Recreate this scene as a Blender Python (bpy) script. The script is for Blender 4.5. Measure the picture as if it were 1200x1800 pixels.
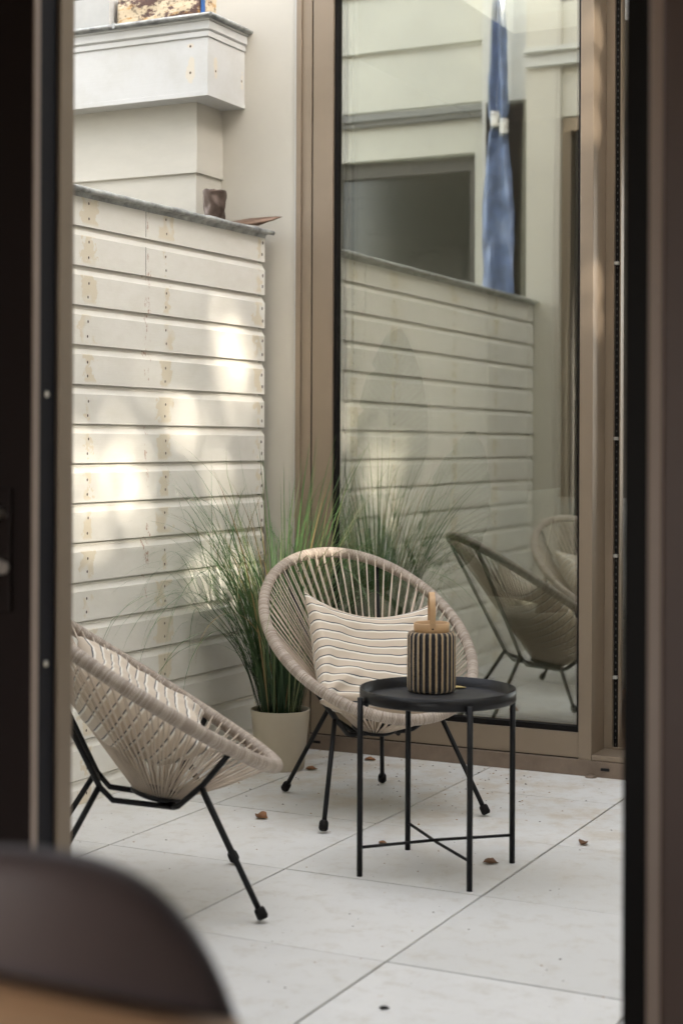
import bpy, math, random
from math import sin, cos, pi, radians, sqrt, atan2
from mathutils import Vector, Matrix, noise
random.seed(7)
S = bpy.context.scene
for o in list(bpy.data.objects): bpy.data.objects.remove(o)

# ------------------------------------------------------------------ camera
YAW, ROLL, FPX = radians(26.4), 0.004, 2820.0
CAM = Vector((3.203, -5.688, 1.24))
R_ = Vector((cos(YAW), sin(YAW), 0)); F_ = Vector((-sin(YAW), cos(YAW), 0)); U_ = Vector((0, 0, 1))
cd = bpy.data.cameras.new('camera'); cam = bpy.data.objects.new('camera', cd)
S.collection.objects.link(cam); S.camera = cam
cd.sensor_fit = 'HORIZONTAL'; cd.sensor_width = 24.0; cd.lens = FPX/1200*24
cd.shift_y = -(900-779)/1200
rr = R_ + U_*ROLL; uu = U_ - R_*ROLL
m = Matrix((rr, uu, -F_)).transposed().to_4x4(); m.translation = CAM
cam.matrix_world = m
cd.clip_start = 0.05; cd.clip_end = 500
cd.dof.use_dof = True; cd.dof.focus_distance = 5.45; cd.dof.aperture_fstop = 2.6
cd.dof.aperture_blades = 9

# ------------------------------------------------------------------ sky, sun, exposure
SUN = Vector((.84, -.38, .40)).normalized()
W = bpy.data.worlds.new('World'); S.world = W; W.use_nodes = True
nt = W.node_tree; nt.nodes.clear()
sk = nt.nodes.new('ShaderNodeTexSky'); sk.sky_type = 'NISHITA'; sk.sun_disc = False
sk.sun_elevation = math.asin(SUN.z); sk.sun_rotation = atan2(SUN.x, SUN.y)
sk.dust_density = 3.0; sk.air_density = 1.0
hs = nt.nodes.new('ShaderNodeHueSaturation'); hs.inputs['Saturation'].default_value = .30
tn = nt.nodes.new('ShaderNodeMix'); tn.data_type = 'RGBA'; tn.blend_type = 'MULTIPLY'
tn.inputs[0].default_value = 1; tn.inputs[7].default_value = (1.0, .97, .94, 1)
bg = nt.nodes.new('ShaderNodeBackground'); bg.inputs[1].default_value = .15
wo = nt.nodes.new('ShaderNodeOutputWorld')
nt.links.new(sk.outputs[0], hs.inputs['Color']); nt.links.new(hs.outputs[0], tn.inputs[6])
nt.links.new(tn.outputs[2], bg.inputs[0]); nt.links.new(bg.outputs[0], wo.inputs[0])
ld = bpy.data.lights.new('sun', 'SUN'); ld.energy = 2.3; ld.angle = radians(3.0); ld.color = (1, .90, .76)
sun = bpy.data.objects.new('sun', ld); S.collection.objects.link(sun)
sun.rotation_euler = SUN.to_track_quat('Z', 'Y').to_euler()
S.view_settings.view_transform = 'Standard'; S.view_settings.look = 'None'
S.view_settings.exposure = 3.76; S.view_settings.gamma = 1.0
S.render.engine = 'CYCLES'
S.cycles.max_bounces = 10; S.cycles.diffuse_bounces = 6; S.cycles.glossy_bounces = 5
S.cycles.transparent_max_bounces = 16
S.cycles.caustics_reflective = False

# ------------------------------------------------------------------ materials
def mat(name, col, rough=.6, metal=0., spec=None, noise_amt=0., noise_scale=8., bump=0., bump_scale=60., stretch=(1, 1, 1), rvar=0., sheen=0.):
    M = bpy.data.materials.new(name); M.use_nodes = True
    n = M.node_tree.nodes; l = M.node_tree.links; b = n['Principled BSDF']
    b.inputs['Base Color'].default_value = (*col, 1); b.inputs['Roughness'].default_value = rough
    b.inputs['Metallic'].default_value = metal
    if spec is not None: b.inputs['Specular IOR Level'].default_value = spec
    if sheen: b.inputs['Sheen Weight'].default_value = sheen
    tc = n.new('ShaderNodeTexCoord'); mp = n.new('ShaderNodeMapping'); mp.inputs['Scale'].default_value = stretch
    l.new(tc.outputs['Object'], mp.inputs[0])
    if noise_amt or rvar:
        nz = n.new('ShaderNodeTexNoise'); nz.inputs['Scale'].default_value = noise_scale; nz.inputs['Detail'].default_value = 6
        nz.inputs['Roughness'].default_value = .65
        l.new(mp.outputs[0], nz.inputs['Vector'])
    if noise_amt:
        cr = n.new('ShaderNodeValToRGB'); cr.color_ramp.elements[0].position = .3; cr.color_ramp.elements[1].position = .7
        cr.color_ramp.elements[0].color = (*[c*(1-noise_amt) for c in col], 1)
        cr.color_ramp.elements[1].color = (*[min(1, c*(1+noise_amt*.5)) for c in col], 1)
        l.new(nz.outputs[0], cr.inputs[0]); l.new(cr.outputs[0], b.inputs['Base Color'])
    if rvar:
        mr = n.new('ShaderNodeMapRange'); mr.inputs[3].default_value = rough-rvar; mr.inputs[4].default_value = rough+rvar
        l.new(nz.outputs[0], mr.inputs[0]); l.new(mr.outputs[0], b.inputs['Roughness'])
    if bump:
        n2 = n.new('ShaderNodeTexNoise'); n2.inputs['Scale'].default_value = bump_scale; n2.inputs['Detail'].default_value = 4
        l.new(mp.outputs[0], n2.inputs['Vector'])
        bp = n.new('ShaderNodeBump'); bp.inputs['Strength'].default_value = bump; bp.inputs['Distance'].default_value = .002
        l.new(n2.outputs[0], bp.inputs['Height']); l.new(bp.outputs[0], b.inputs['Normal'])
    return M
class NB:   # small node helper
    def __init__(s, M): s.n = M.node_tree.nodes; s.l = M.node_tree.links; s.b = s.n['Principled BSDF']
    def math(s, op, a, b=None, c=None, clamp=False):
        k = s.n.new('ShaderNodeMath'); k.operation = op; k.use_clamp = clamp
        for i, v in enumerate((a, b, c)):
            if v is None: continue
            if isinstance(v, (int, float)): k.inputs[i].default_value = v
            else: s.l.new(v, k.inputs[i])
        return k.outputs[0]
    def mix(s, f, a, b, mode='MIX'):
        k = s.n.new('ShaderNodeMix'); k.data_type = 'RGBA'; k.blend_type = mode
        for i, v in ((0, f), (6, a), (7, b)):
            if isinstance(v, (int, float)): k.inputs[i].default_value = v
            elif isinstance(v, tuple): k.inputs[i].default_value = (*v, 1)
            else: s.l.new(v, k.inputs[i])
        return k.outputs[2]
    def noise(s, vec, sc, det=4, rough=.6, out=0):
        k = s.n.new('ShaderNodeTexNoise'); k.inputs['Scale'].default_value = sc; k.inputs['Detail'].default_value = det
        k.inputs['Roughness'].default_value = rough; s.l.new(vec, k.inputs['Vector']); return k.outputs[out]
    def ramp(s, f, lo, hi):   # smoothstep
        k = s.n.new('ShaderNodeMapRange'); k.interpolation_type = 'SMOOTHSTEP'; k.clamp = True
        k.inputs[1].default_value = lo; k.inputs[2].default_value = hi; s.l.new(f, k.inputs[0]); return k.outputs[0]
    def sep(s, v):
        k = s.n.new('ShaderNodeSeparateXYZ'); s.l.new(v, k.inputs[0]); return k.outputs
    def coord(s, w='Object'): return s.n.new('ShaderNodeTexCoord').outputs[w]
    def scale(s, v, sc):
        k = s.n.new('ShaderNodeMapping'); k.inputs['Scale'].default_value = sc; s.l.new(v, k.inputs[0]); return k.outputs[0]
    def bump(s, h, st=.5, d=.002):
        k = s.n.new('ShaderNodeBump'); k.inputs['Strength'].default_value = st; k.inputs['Distance'].default_value = d
        s.l.new(h, k.inputs['Height']); s.l.new(k.outputs[0], s.b.inputs['Normal'])

BOARD0, PITCH = 1.980, .1353      # first board bottom, board pitch
WALL_C = (.82, .795, .73)
def cladding_mat():
    M = mat('painted_cladding', WALL_C, .45); k = NB(M); co = k.coord(); x, y, z = k.sep(co)
    zz = k.math('SUBTRACT', z, BOARD0)
    fr = k.math('FRACT', k.math('DIVIDE', zz, PITCH))          # 0 at the bottom edge of a board
    bid = k.math('FLOOR', k.math('DIVIDE', zz, PITCH))
    # brush grain along the board, dirt
    gr = k.noise(k.scale(co, (1, 3, 60)), 3.0, 5)
    dirt = k.noise(k.scale(co, (1, 1, 2)), 5.0, 6, .7)
    col = k.mix(k.ramp(dirt, .35, .75), WALL_C, (.75, .72, .64))
    # a slightly different tone for each board
    wn = k.n.new('ShaderNodeTexWhiteNoise'); wn.noise_dimensions = '1D'; k.l.new(bid, wn.inputs['W'])
    col = k.mix(k.math('MULTIPLY', wn.outputs[0], .35), col, (.76, .735, .67))
    # filler stains round the screw columns
    stain = None
    for cy, wdt in ((-1.140, .040), (-.667, .038), (.000, .022), (-1.95, .04), (-2.6, .04)):
        nz = k.noise(k.scale(co, (1, 1, 1)), 22.0, 3)
        d = k.math('ABSOLUTE', k.math('SUBTRACT', y, cy))
        d = k.math('ADD', d, k.math('MULTIPLY', k.math('SUBTRACT', nz, .5), .16))
        w2 = k.n.new('ShaderNodeTexWhiteNoise'); w2.noise_dimensions = '1D'; k.l.new(k.math('ADD', bid, cy*37.1), w2.inputs['W'])
        d = k.math('ADD', d, k.math('MULTIPLY', k.math('SUBTRACT', w2.outputs[0], .35), .045))
        s_ = k.math('SUBTRACT', 1.0, k.ramp(d, wdt-.006, wdt+.002))
        stain = s_ if stain is None else k.math('MAXIMUM', stain, s_)
    patchy = k.ramp(k.noise(k.scale(co, (1, 1, 1)), 9.0, 2), .38, .50)
    edge = k.math('MULTIPLY', k.ramp(fr, .02, .12), k.math('SUBTRACT', 1.0, k.ramp(fr, .74, .80)))
    stain = k.math('MULTIPLY', k.math('MULTIPLY', stain, patchy), edge)
    col = k.mix(k.math('MULTIPLY', stain, .62), col, (.68, .58, .40))
    # rusty scuffs along the board joint and a few loose ones
    for cy, sc, amt in ((-.785, 1.0, .75),):
        nz = k.noise(k.scale(co, (1, 2.0, .8)), 30.0, 4, .8)
        d = k.math('ABSOLUTE', k.math('SUBTRACT', y, cy))
        d = k.math('ADD', d, k.math('MULTIPLY', k.math('SUBTRACT', k.noise(co, 7.0, 2), .5), .10))
        s_ = k.math('MULTIPLY', k.math('SUBTRACT', 1.0, k.ramp(d, .003, .009)), k.ramp(nz, .54, .60))
        col = k.mix(k.math('MULTIPLY', s_, amt), col, (.36, .16, .075))
    sp = k.math('MULTIPLY', k.ramp(k.noise(k.scale(co, (1, 1, 1.6)), 17.0, 5, .75), .70, .735), k.ramp(k.noise(co, 3.1, 1), .50, .58))
    col = k.mix(k.math('MULTIPLY', sp, .8), col, (.42, .24, .11))
    k.l.new(col, k.b.inputs['Base Color'])
    k.bump(gr, .25, .0015)
    return M
def joint_dirt(x=0): pass
M_clad = cladding_mat()
M_cream = mat('cream_panel', (.54, .51, .445), .5, noise_amt=.05, noise_scale=2.5, bump=.12, bump_scale=35)
M_creamw = mat('cream_neighbour', (.50, .475, .415), .5, noise_amt=.07, noise_scale=4, bump=.1, stretch=(1, 1, 3))
M_screw = mat('screw_hole', (.05, .028, .015), .7)
M_dark = mat('black_rubber', (.004, .003, .003), .6, spec=.2)
M_bronze = mat('bronze_frame', (.27, .212, .155), .42, metal=.35, noise_amt=.06, noise_scale=6, bump=.05, bump_scale=300, rvar=.06)
M_bronzed = mat('bronze_frame_dusty', (.20, .15, .112), .5, metal=.25, noise_amt=.22, noise_scale=14, bump=.08, bump_scale=200)
M_zinc = mat('weathered_zinc', (.42, .43, .42), .5, metal=.4, noise_amt=.65, noise_scale=16, bump=.5, bump_scale=30, rvar=.15)
M_black = mat('black_steel', (.0055, .0055, .0065), .45, spec=.25, bump=.05, bump_scale=400, rvar=.06, noise_amt=.15, noise_scale=30)
M_white = mat('white_trim', (.56, .555, .53), .5, noise_amt=.06, noise_scale=6, bump=.15, bump_scale=30, stretch=(1, 1, 6))

def tile_mat():
    M = mat('porcelain_tile', (.62, .60, .565), .55); k = NB(M); co = k.coord(); x, y, z = k.sep(co)
    a = k.noise(co, 2.2, 5, .6); b_ = k.noise(co, 13.0, 6, .7); c = k.noise(co, 120.0, 3, .6)
    col = k.mix(k.ramp(a, .3, .7), (.69, .685, .665), (.75, .745, .725))
    ti = k.math('FLOOR', k.math('DIVIDE', k.math('SUBTRACT', x, .371), .613)); tj = k.math('FLOOR', k.math('DIVIDE', k.math('ADD', y, .325), .626))
    wn = k.n.new('ShaderNodeTexWhiteNoise'); wn.noise_dimensions = '1D'; k.l.new(k.math('ADD', ti, k.math('MULTIPLY', tj, 7.3)), wn.inputs['W'])
    col = k.mix(k.math('MULTIPLY', wn.outputs[0], .6), col, (.58, .575, .55))
    col = k.mix(k.math('MULTIPLY', k.ramp(b_, .48, .72), .45), col, (.50, .455, .38))
    # brown dirt and painted warm shade under the chair, towards the glass front
    nr = k.math('MULTIPLY', k.ramp(k.noise(co, 5.0, 5, .7), .42, .68), k.ramp(y, -1.7, -.3))
    col = k.mix(k.math('MULTIPLY', nr, .55), col, (.50, .40, .27))
    st = k.math('MULTIPLY', k.ramp(k.noise(k.scale(co, (2.2, 1, 1)), 8.0, 5, .75), .66, .72), .55)
    col = k.mix(st, col, (.44, .31, .17))
    col = k.mix(k.math('MULTIPLY', k.ramp(c, .62, .72), .25), col, (.40, .37, .32))
    k.l.new(col, k.b.inputs['Base Color'])
    mr = k.n.new('ShaderNodeMapRange'); mr.inputs[3].default_value = .45; mr.inputs[4].default_value = .7
    k.l.new(b_, mr.inputs[0]); k.l.new(mr.outputs[0], k.b.inputs['Roughness'])
    k.bump(c, .15, .001)
    return M
M_tile = tile_mat()
M_ground = mat('bare_ground', (.16, .14, .11), .9, noise_amt=.4, noise_scale=3)
M_grout = mat('joint_gap', (.02, .018, .016), .9)

def glass_mat(nm='solar_glass', refl=.34, bs=.25, seed=0):
    M = bpy.data.materials.new(nm); M.use_nodes = True; n = M.node_tree.nodes; l = M.node_tree.links; n.clear()
    out = n.new('ShaderNodeOutputMaterial'); t = n.new('ShaderNodeBsdfTransparent'); t.inputs[0].default_value = (.80, .82, .77, 1)
    g = n.new('ShaderNodeBsdfGlossy'); g.inputs['Roughness'].default_value = .0; g.inputs[0].default_value = (.93, .94, .885, 1)
    tc = n.new('ShaderNodeTexCoord'); mp = n.new('ShaderNodeMapping'); mp.inputs['Scale'].default_value = (1, 1, .35); mp.inputs['Location'].default_value = (seed, 0, 0)
    nz = n.new('ShaderNodeTexNoise'); nz.inputs['Scale'].default_value = 1.4; nz.inputs['Detail'].default_value = 1
    bp = n.new('ShaderNodeBump'); bp.inputs['Strength'].default_value = bs; bp.inputs['Distance'].default_value = .0025
    l.new(tc.outputs['Object'], mp.inputs[0]); l.new(mp.outputs[0], nz.inputs['Vector']); l.new(nz.outputs[0], bp.inputs['Height'])
    l.new(bp.outputs[0], g.inputs['Normal'])
    mx = n.new('ShaderNodeMixShader'); mx.inputs[0].default_value = .50
    fr = n.new('ShaderNodeFresnel'); fr.inputs[0].default_value = 1.5
    ma = n.new('ShaderNodeMath'); ma.operation = 'MULTIPLY_ADD'; ma.inputs[1].default_value = .6; ma.inputs[2].default_value = refl; ma.use_clamp = True
    l.new(fr.outputs[0], ma.inputs[0]); l.new(ma.outputs[0], mx.inputs[0])
    l.new(t.outputs[0], mx.inputs[1]); l.new(g.outputs[0], mx.inputs[2]); l.new(mx.outputs[0], out.inputs[0])
    return M
M_glass = glass_mat()
M_glass2 = glass_mat('inner_glass', .40, .45, 5)

def wrap_mat():
    M = mat('wrapped_cord', (.42, .34, .27), .55); k = NB(M); u, v, _ = k.sep(k.coord('UV'))
    uv = k.coord('UV')
    wob = k.noise(k.scale(uv, (12, 2, 1)), 3.0, 2)
    ph = k.math('ADD', k.math('DIVIDE', u, .0046), k.math('ADD', k.math('MULTIPLY', wob, 1.6), v))
    w = k.math('ABSOLUTE', k.math('SINE', k.math('MULTIPLY', ph, pi)))
    sid = k.math('FLOOR', ph)
    wn = k.n.new('ShaderNodeTexWhiteNoise'); wn.noise_dimensions = '1D'; k.l.new(sid, wn.inputs['W'])
    base = k.mix(wn.outputs[0], (.38, .31, .25), (.62, .54, .46))
    col = k.mix(k.ramp(w, .10, .60), (.15, .10, .075), base)
    k.l.new(col, k.b.inputs['Base Color']); k.bump(w, .7, .002)
    return M
M_wrap = wrap_mat()
M_cord = mat('seat_cord', (.55, .46, .37), .5, noise_amt=.12, noise_scale=30)

def fabric_mat(name):
    M = mat(name, (.60, .45, .31), .85, sheen=.15); k = NB(M); uv = k.coord('UV'); u, v, _ = k.sep(uv)
    wob = k.noise(k.scale(uv, (1, 1, 1)), 3.0, 2)
    vv = k.math('ADD', v, k.math('ADD', k.math('MULTIPLY', k.math('SUBTRACT', wob, .5), .018), k.math('MULTIPLY', k.math('SUBTRACT', k.noise(uv, 7.0, 1), .5), .02)))
    fr = k.math('FRACT', k.math('MULTIPLY', vv, 13.0))
    def band(c, h, s=.02): return k.math('SUBTRACT', 1.0, k.ramp(k.math('ABSOLUTE', k.math('SUBTRACT', fr, c)), h, h+s))
    th = k.noise(k.scale(uv, (30, 600, 1)), 1.0, 3)
    th2 = k.noise(k.scale(uv, (500, 20, 1)), 1.0, 2)
    base = k.mix(th, (.50, .415, .32), (.62, .525, .42))
    base = k.mix(k.math('MULTIPLY', th2, .3), base, (.66, .57, .46))
    col = k.mix(band(.44, .105), base, (.78, .74, .66))
    col = k.mix(band(.57, .048, .015), col, (.035, .042, .06))
    k.l.new(col, k.b.inputs['Base Color']); k.bump(th, .3, .001)
    return M
M_fab = fabric_mat('striped_fabric')

# ------------------------------------------------------------------ mesh helpers
class MB:
    def __init__(s): s.v = []; s.f = []; s.uv = []; s.mi = []; s.sm = []
    def face(s, idx, uv=None, mi=0, sm=False):
        s.f.append(idx); s.uv.append(uv or [(0, 0)]*len(idx)); s.mi.append(mi); s.sm.append(sm)
    def box(s, x0, x1, y0, y1, z0, z1, mi=0):
        b = len(s.v)
        s.v += [(x, y, z) for z in (z0, z1) for y in (y0, y1) for x in (x0, x1)]
        for q in ((0, 2, 3, 1), (4, 5, 7, 6), (0, 1, 5, 4), (2, 6, 7, 3), (0, 4, 6, 2), (1, 3, 7, 5)):
            s.face([b+i for i in q], mi=mi)
    def hexa(s, P, mi=0):      # 8 points, bottom ring 4 (ccw), top ring 4
        b = len(s.v); s.v += [tuple(p) for p in P]
        for q in ((3, 2, 1, 0), (4, 5, 6, 7), (0, 1, 5, 4), (1, 2, 6, 5), (2, 3, 7, 6), (3, 0, 4, 7)):
            s.face([b+i for i in q], mi=mi)
    def tube(s, pts, r, n=8, closed=False, mi=0, cap=True, rf=None):
        pts = [Vector(p) for p in pts]; N = len(pts); b = len(s.v); L = 0; Ls = []
        t0 = (pts[1]-pts[0]).normalized(); a = t0.orthogonal().normalized()
        if closed: a = (Vector((0, 0, 1)) - t0*t0.z).normalized() if abs(t0.z) < .9 else a
        for i in range(N):
            if closed: t = (pts[(i+1) % N]-pts[i-1]).normalized()
            else: t = (pts[min(i+1, N-1)]-pts[max(i-1, 0)]).normalized()
            a = (a - t*a.dot(t)).normalized(); c = t.cross(a)
            if i: L += (pts[i]-pts[i-1]).length
            Ls.append(L); ri = rf(i/(N-1)) if rf else (r if not hasattr(r, '__len__') else r[i])
            for j in range(n):
                an = 2*pi*j/n; s.v.append(tuple(pts[i] + (a*cos(an)+c*sin(an))*ri))
        M_ = N if closed else N-1
        if closed: Ltot = L + (pts[0]-pts[-1]).length
        for i in range(M_):
            i2 = (i+1) % N; u0 = Ls[i]; u1 = Ls[i2] if i2 else Ltot
            for j in range(n):
                j2 = (j+1) % n
                s.face([b+i*n+j, b+i*n+j2, b+i2*n+j2, b+i2*n+j], [(u0, j/n), (u0, (j+1)/n), (u1, (j+1)/n), (u1, j/n)], mi, True)
        if cap and not closed:
            s.face([b+j for j in range(n)][::-1], mi=mi); s.face([b+(N-1)*n+j for j in range(n)], mi=mi)
    def lathe(s, prof, c=(0, 0), n=48, mi=0, rmod=None):
        b = len(s.v); P = len(prof)
        for i in range(n):
            an = 2*pi*i/n
            for r, z in prof:
                q = rmod(an, r, z) if rmod else r
                s.v.append((c[0]+q*cos(an), c[1]+q*sin(an), z))
        for i in range(n):
            i2 = (i+1) % n
            for j in range(P-1):
                s.face([b+i*P+j, b+i2*P+j, b+i2*P+j+1, b+i*P+j+1], [(i/n, j/P), ((i+1)/n, j/P), ((i+1)/n, (j+1)/P), (i/n, (j+1)/P)], mi, True)
    def build(s, name, mats, parent=None, bevel=0, loc=None):
        me = bpy.data.meshes.new(name); me.from_pydata(s.v, [], s.f)
        ul = me.uv_layers.new(name='UVMap'); i = 0
        fl = [c for u in s.uv for p in u for c in p]; ul.data.foreach_set('uv', fl)
        me.polygons.foreach_set('material_index', s.mi); me.polygons.foreach_set('use_smooth', s.sm)
        for m_ in (mats if isinstance(mats, (list, tuple)) else [mats]): me.materials.append(m_)
        me.validate(); me.update()
        o = bpy.data.objects.new(name, me); S.collection.objects.link(o)
        if parent: o.parent = parent
        if loc: o.location = loc
        if bevel:
            bm = o.modifiers.new('bevel', 'BEVEL'); bm.width = bevel; bm.segments = 2; bm.limit_method = 'ANGLE'; bm.angle_limit = radians(50)
        return o
def tag(o, label=None, cat=None, group=None, kind=None):
    for k_, v_ in (('label', label), ('category', cat), ('group', group), ('kind', kind)):
        if v_: o[k_] = v_
    return o
def empty(name, loc=(0, 0, 0), rz=0, **kw):
    o = bpy.data.objects.new(name, None); S.collection.objects.link(o); o.location = loc; o.rotation_euler = (0, 0, rz)
    o.empty_display_size = .1
    return tag(o, **kw)
def boxo(name, m_, parent, *b, bevel=0):
    k = MB()
    for q in b: k.box(*q)
    return k.build(name, m_, parent, bevel)

# ------------------------------------------------------------------ ground and patio floor
g = MB(); g.face([0, 1, 2, 3]); g.v = [(-200, -200, -.06), (200, -200, -.06), (200, 200, -.06), (-200, 200, -.06)]
tag(g.build('ground', M_ground), kind='structure')
g = MB(); g.face([0, 1, 2, 3]); g.v = [(-.6, -3.3, -.012), (3.6, -3.3, -.012), (3.6, .1, -.012), (-.6, .1, -.012)]
tag(g.build('joint_bed', M_grout), kind='structure')
TX = [.371+.613*i for i in range(-2, 6)]; TY = [-.325-.626*j for j in range(-1, 6)]
g = MB()
for x0, x1 in zip(TX, TX[1:]):
    for a, c in zip(TY, TY[1:]):
        y1, y0 = min(a, .12), max(c, -3.34)
        if y1-y0 < .02: continue
        dz = random.uniform(-.0006, .0006)
        g.box(x0+.0032, min(x1, 3.58)-.0032, y0+.0022, y1-.0022, -.03, dz)
tag(g.build('patio_floor', M_tile, bevel=.0012), kind='structure')

# ------------------------------------------------------------------ weatherboard wall on the left
def wx(y): return .024*y            # the wall is slightly off square
cw = empty('boarded_wall', (0, 0, 0), label='white weatherboard garden wall with zinc cap and yellow filler stains', cat='wall')
k = MB(); YA, YB = -3.26, .052
def bprof(z0):     # outward offset profile of one board
    return [(z0, -.012), (z0, .0), (z0+.1015, .0), (z0+.1215, -.012), (z0+PITCH-.0065, -.012), (z0+PITCH-.0065, -.020)]
nb = 0; z0 = BOARD0
while z0 > -.1:
    pr = bprof(z0)
    if z0 == BOARD0: pr = [(z0, -.012), (z0, .0), (z0+.118, .0), (z0+.118, -.02)]
    ye = YB - random.uniform(0, .0015)
    jy = -.812 if nb < 1 else None
    b = len(k.v); ys = [YA, -2.2, -1.1, ye]
    for y in ys:
        for z, o_ in pr: k.v.append((wx(y)+o_+(.0006*noise.noise(Vector((y*3, z*2, nb)))), y, max(z, 0.001)))
    P = len(pr)
    for i in range(len(ys)-1):
        for j in range(P-1): k.face([b+i*P+j, b+(i+1)*P+j, b+(i+1)*P+j+1, b+i*P+j+1])
    k.face([b+(len(ys)-1)*P+j for j in range(P)])       # end grain
    for cy in (-1.140, -.667, .0, -1.95, -2.6):
        for dz in (.030, .080):
            if z0+dz < .02: continue
            yy = cy+(.030 if cy > -.01 else 0)+random.uniform(-.004, .004); zz = z0+dz+random.uniform(-.004, .004); r0 = .0046 if cy < -.01 else .0062
            c = len(k.v)
            for j in range(8): k.v.append((wx(yy)+.0008, yy+r0*.85*cos(2*pi*j/8), zz+r0*1.15*sin(2*pi*j/8)))
            k.face([c+j for j in range(8)], mi=1)
    z0 -= PITCH; nb += 1
# joints in the top boards
for zj0, zj1 in ((1.984, 2.094), (1.846, 1.948)):
    k.box(wx(-.79)+.0003, wx(-.79)+.0009, -.7985, -.7970, zj0, zj1, 1)
# backing
k.v += [(wx(YA)-.0195, YA, 0), (wx(YB)-.0195, YB-.02, 0), (wx(YB)-.0195, YB-.02, 2.09), (wx(YA)-.0195, YA, 2.09)]
b = len(k.v); k.face([b-4, b-3, b-2, b-1])
k.build('cladding', [M_clad, M_screw], cw)
k = MB(); k.hexa([(wx(YA)-.26, YA, 0), (wx(YA)-.021, YA, 0), (wx(YB)-.021, YB-.022, 0), (-.26, YB-.022, 0), (wx(YA)-.26, YA, 2.09), (wx(YA)-.021, YA, 2.09), (wx(YB)-.021, YB-.022, 2.09), (-.26, YB-.022, 2.09)])
k.build('wall_core', M_creamw, cw)
k = MB()
# zinc cap: top sheet, folded front with rolled bead, slightly crumpled
NS = 70; ya, yb = -3.30, .045
prof = [(-.30, .034), (-.12, .026), (.018, .014), (.030, .004), (.026, -.004), (.008, -.010), (.006, -.022)]
b = len(k.v)
for i in range(NS+1):
    y = ya+(yb-ya)*i/NS
    for j, (dx, dz) in enumerate(prof):
        w_ = .0045*noise.noise(Vector((y*14, j*.7, 1))) if 1 <= j <= 3 else .0015*noise.noise(Vector((y*10, j, 4)))
        k.v.append((wx(y)+dx+w_*.6, y, 2.098+dz+w_))
P = len(prof)
for i in range(NS):
    for j in range(P-1): k.face([b+i*P+j, b+(i+1)*P+j, b+(i+1)*P+j+1, b+i*P+j+1], sm=True)
k.tube([(wx(y)+.027, y, 2.099+.002*noise.noise(Vector((y*9, 0, 0)))) for y in [ya+(yb+.025-ya)*i/60 for i in range(61)]], .0095, 10)
k.build('zinc_cap', M_zinc, cw)

# ------------------------------------------------------------------ glass-fronted house (window side)
Y0 = .09
gh = empty('glass_fronted_house', (.8, Y0, 0), label='cream rendered house with tall bronze framed glass front behind chairs', cat='building')
def local(o_, root):    # build in world coords, then parent keeping place
    o_.parent = root; o_.matrix_parent_inverse = Matrix.Translation(-root.location); return o_
def wbox(name, m_, root, *b, bevel=0):
    return local(boxo(name, m_, None, *b, bevel=bevel), root)
# cream panels with fine horizontal seams
k = MB(); k.box(-3.6, .1215, Y0, Y0+.03, 0, 5.2)
local(k.build('facade_panel', M_cream), gh)
k = MB(); k.box(.1215, .1265, Y0-.008, Y0+.02, 0, 5.2)
local(k.build('panel_edge_strip', M_white), gh)
k = MB()
k.box(-3.6, .12, Y0+.032, Y0+.20, 0, 5.2); k.box(.12, 3.6, Y0+.0, Y0+.2, 3.22, 5.2); k.box(3.4, 3.6, Y0, Y0+.2, 0, 3.22)
local(k.build('upper_wall', M_cream), gh)
M_inw = mat('interior_wall', (.5, .48, .44), .8, noise_amt=.05)
M_ceil = mat('interior_ceiling', (.5, .48, .44), .8)
M_wood = mat('oak_floor', (.30, .19, .11), .45, noise_amt=.3, noise_scale=4, stretch=(1, 12, 1))
wbox('interior_wall', M_inw, gh, (-.4, 2.2, 3.6, 3.7, 0, 3.3), (2.2, 3.6, 3.6, 3.7, 0, .4), (2.2, 3.6, 3.6, 3.7, 2.8, 3.3), (-.5, -.4, .32, 3.7, 0, 3.3), (3.6, 3.7, .3, 3.7, 0, 3.3))  # gap in the far wall added to let in sky light
wbox('interior_ceiling', M_ceil, gh, (-.4, .5, .30, 3.6, 3.22, 3.3), (1.7, 3.6, .30, 3.6, 3.22, 3.3), (.5, 1.7, .30, .8, 3.22, 3.3), (.5, 1.7, 1.6, 3.6, 3.22, 3.3))  # ceiling opening added to bring sky light onto the things indoors
wbox('added_light_shaft', M_white, gh, (.46, .5, .76, 1.64, 3.301, 3.95), (1.7, 1.74, .76, 1.64, 3.301, 3.95), (.5, 1.7, .76, .8, 3.301, 3.95), (.5, 1.7, 1.6, 1.64, 3.301, 3.95))  # unseen shaft added round the opening, passes sky light and blocks the sun
wbox('interior_floor', M_wood, gh, (-.4, 3.6, .30, 3.6, -.02, .06))
# window = outer frame
k = MB(); T = 3.22
k.box(.1275, .150, Y0-.010, Y0+.12, .0, T); k.box(.150, .194, Y0, Y0+.12, .0, T)
k.box(.1945, 1.454, Y0+.045, Y0+.12, 3.14, T); k.box(.1945, 1.33, Y0-.001, Y0+.12, 3.19, T+.002)
win = local(k.build('window', M_bronze, bevel=.0012), gh)
def sub(o_, par): o_.parent = par; return o_
sub(boxo('gap_strip', M_dark, None, (.1942, .1995, Y0+.010, Y0+.045, .06, T-.03)), win)
k = MB()   # sash: stile + rails
k.box(.1998, .291, Y0+.001, Y0+.06, .064, T-.035)
k.box(.2915, 1.329, Y0+.001, Y0+.06, .064, .157); k.box(.2915, 1.329, Y0+.001, Y0+.06, 3.10, T-.035)
sub(k.build('sash_frame', M_bronze, bevel=.0015), win)
k = MB()   # black glazing gasket
k.box(.2912, .303, Y0+.014, Y0+.05, .157, 3.10); k.box(1.318, 1.3288, Y0+.014, Y0+.05, .157, 3.10)
k.box(.303, 1.318, Y0+.014, Y0+.05, .1572, .178)
sub(k.build('gasket', M_dark), win)
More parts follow.
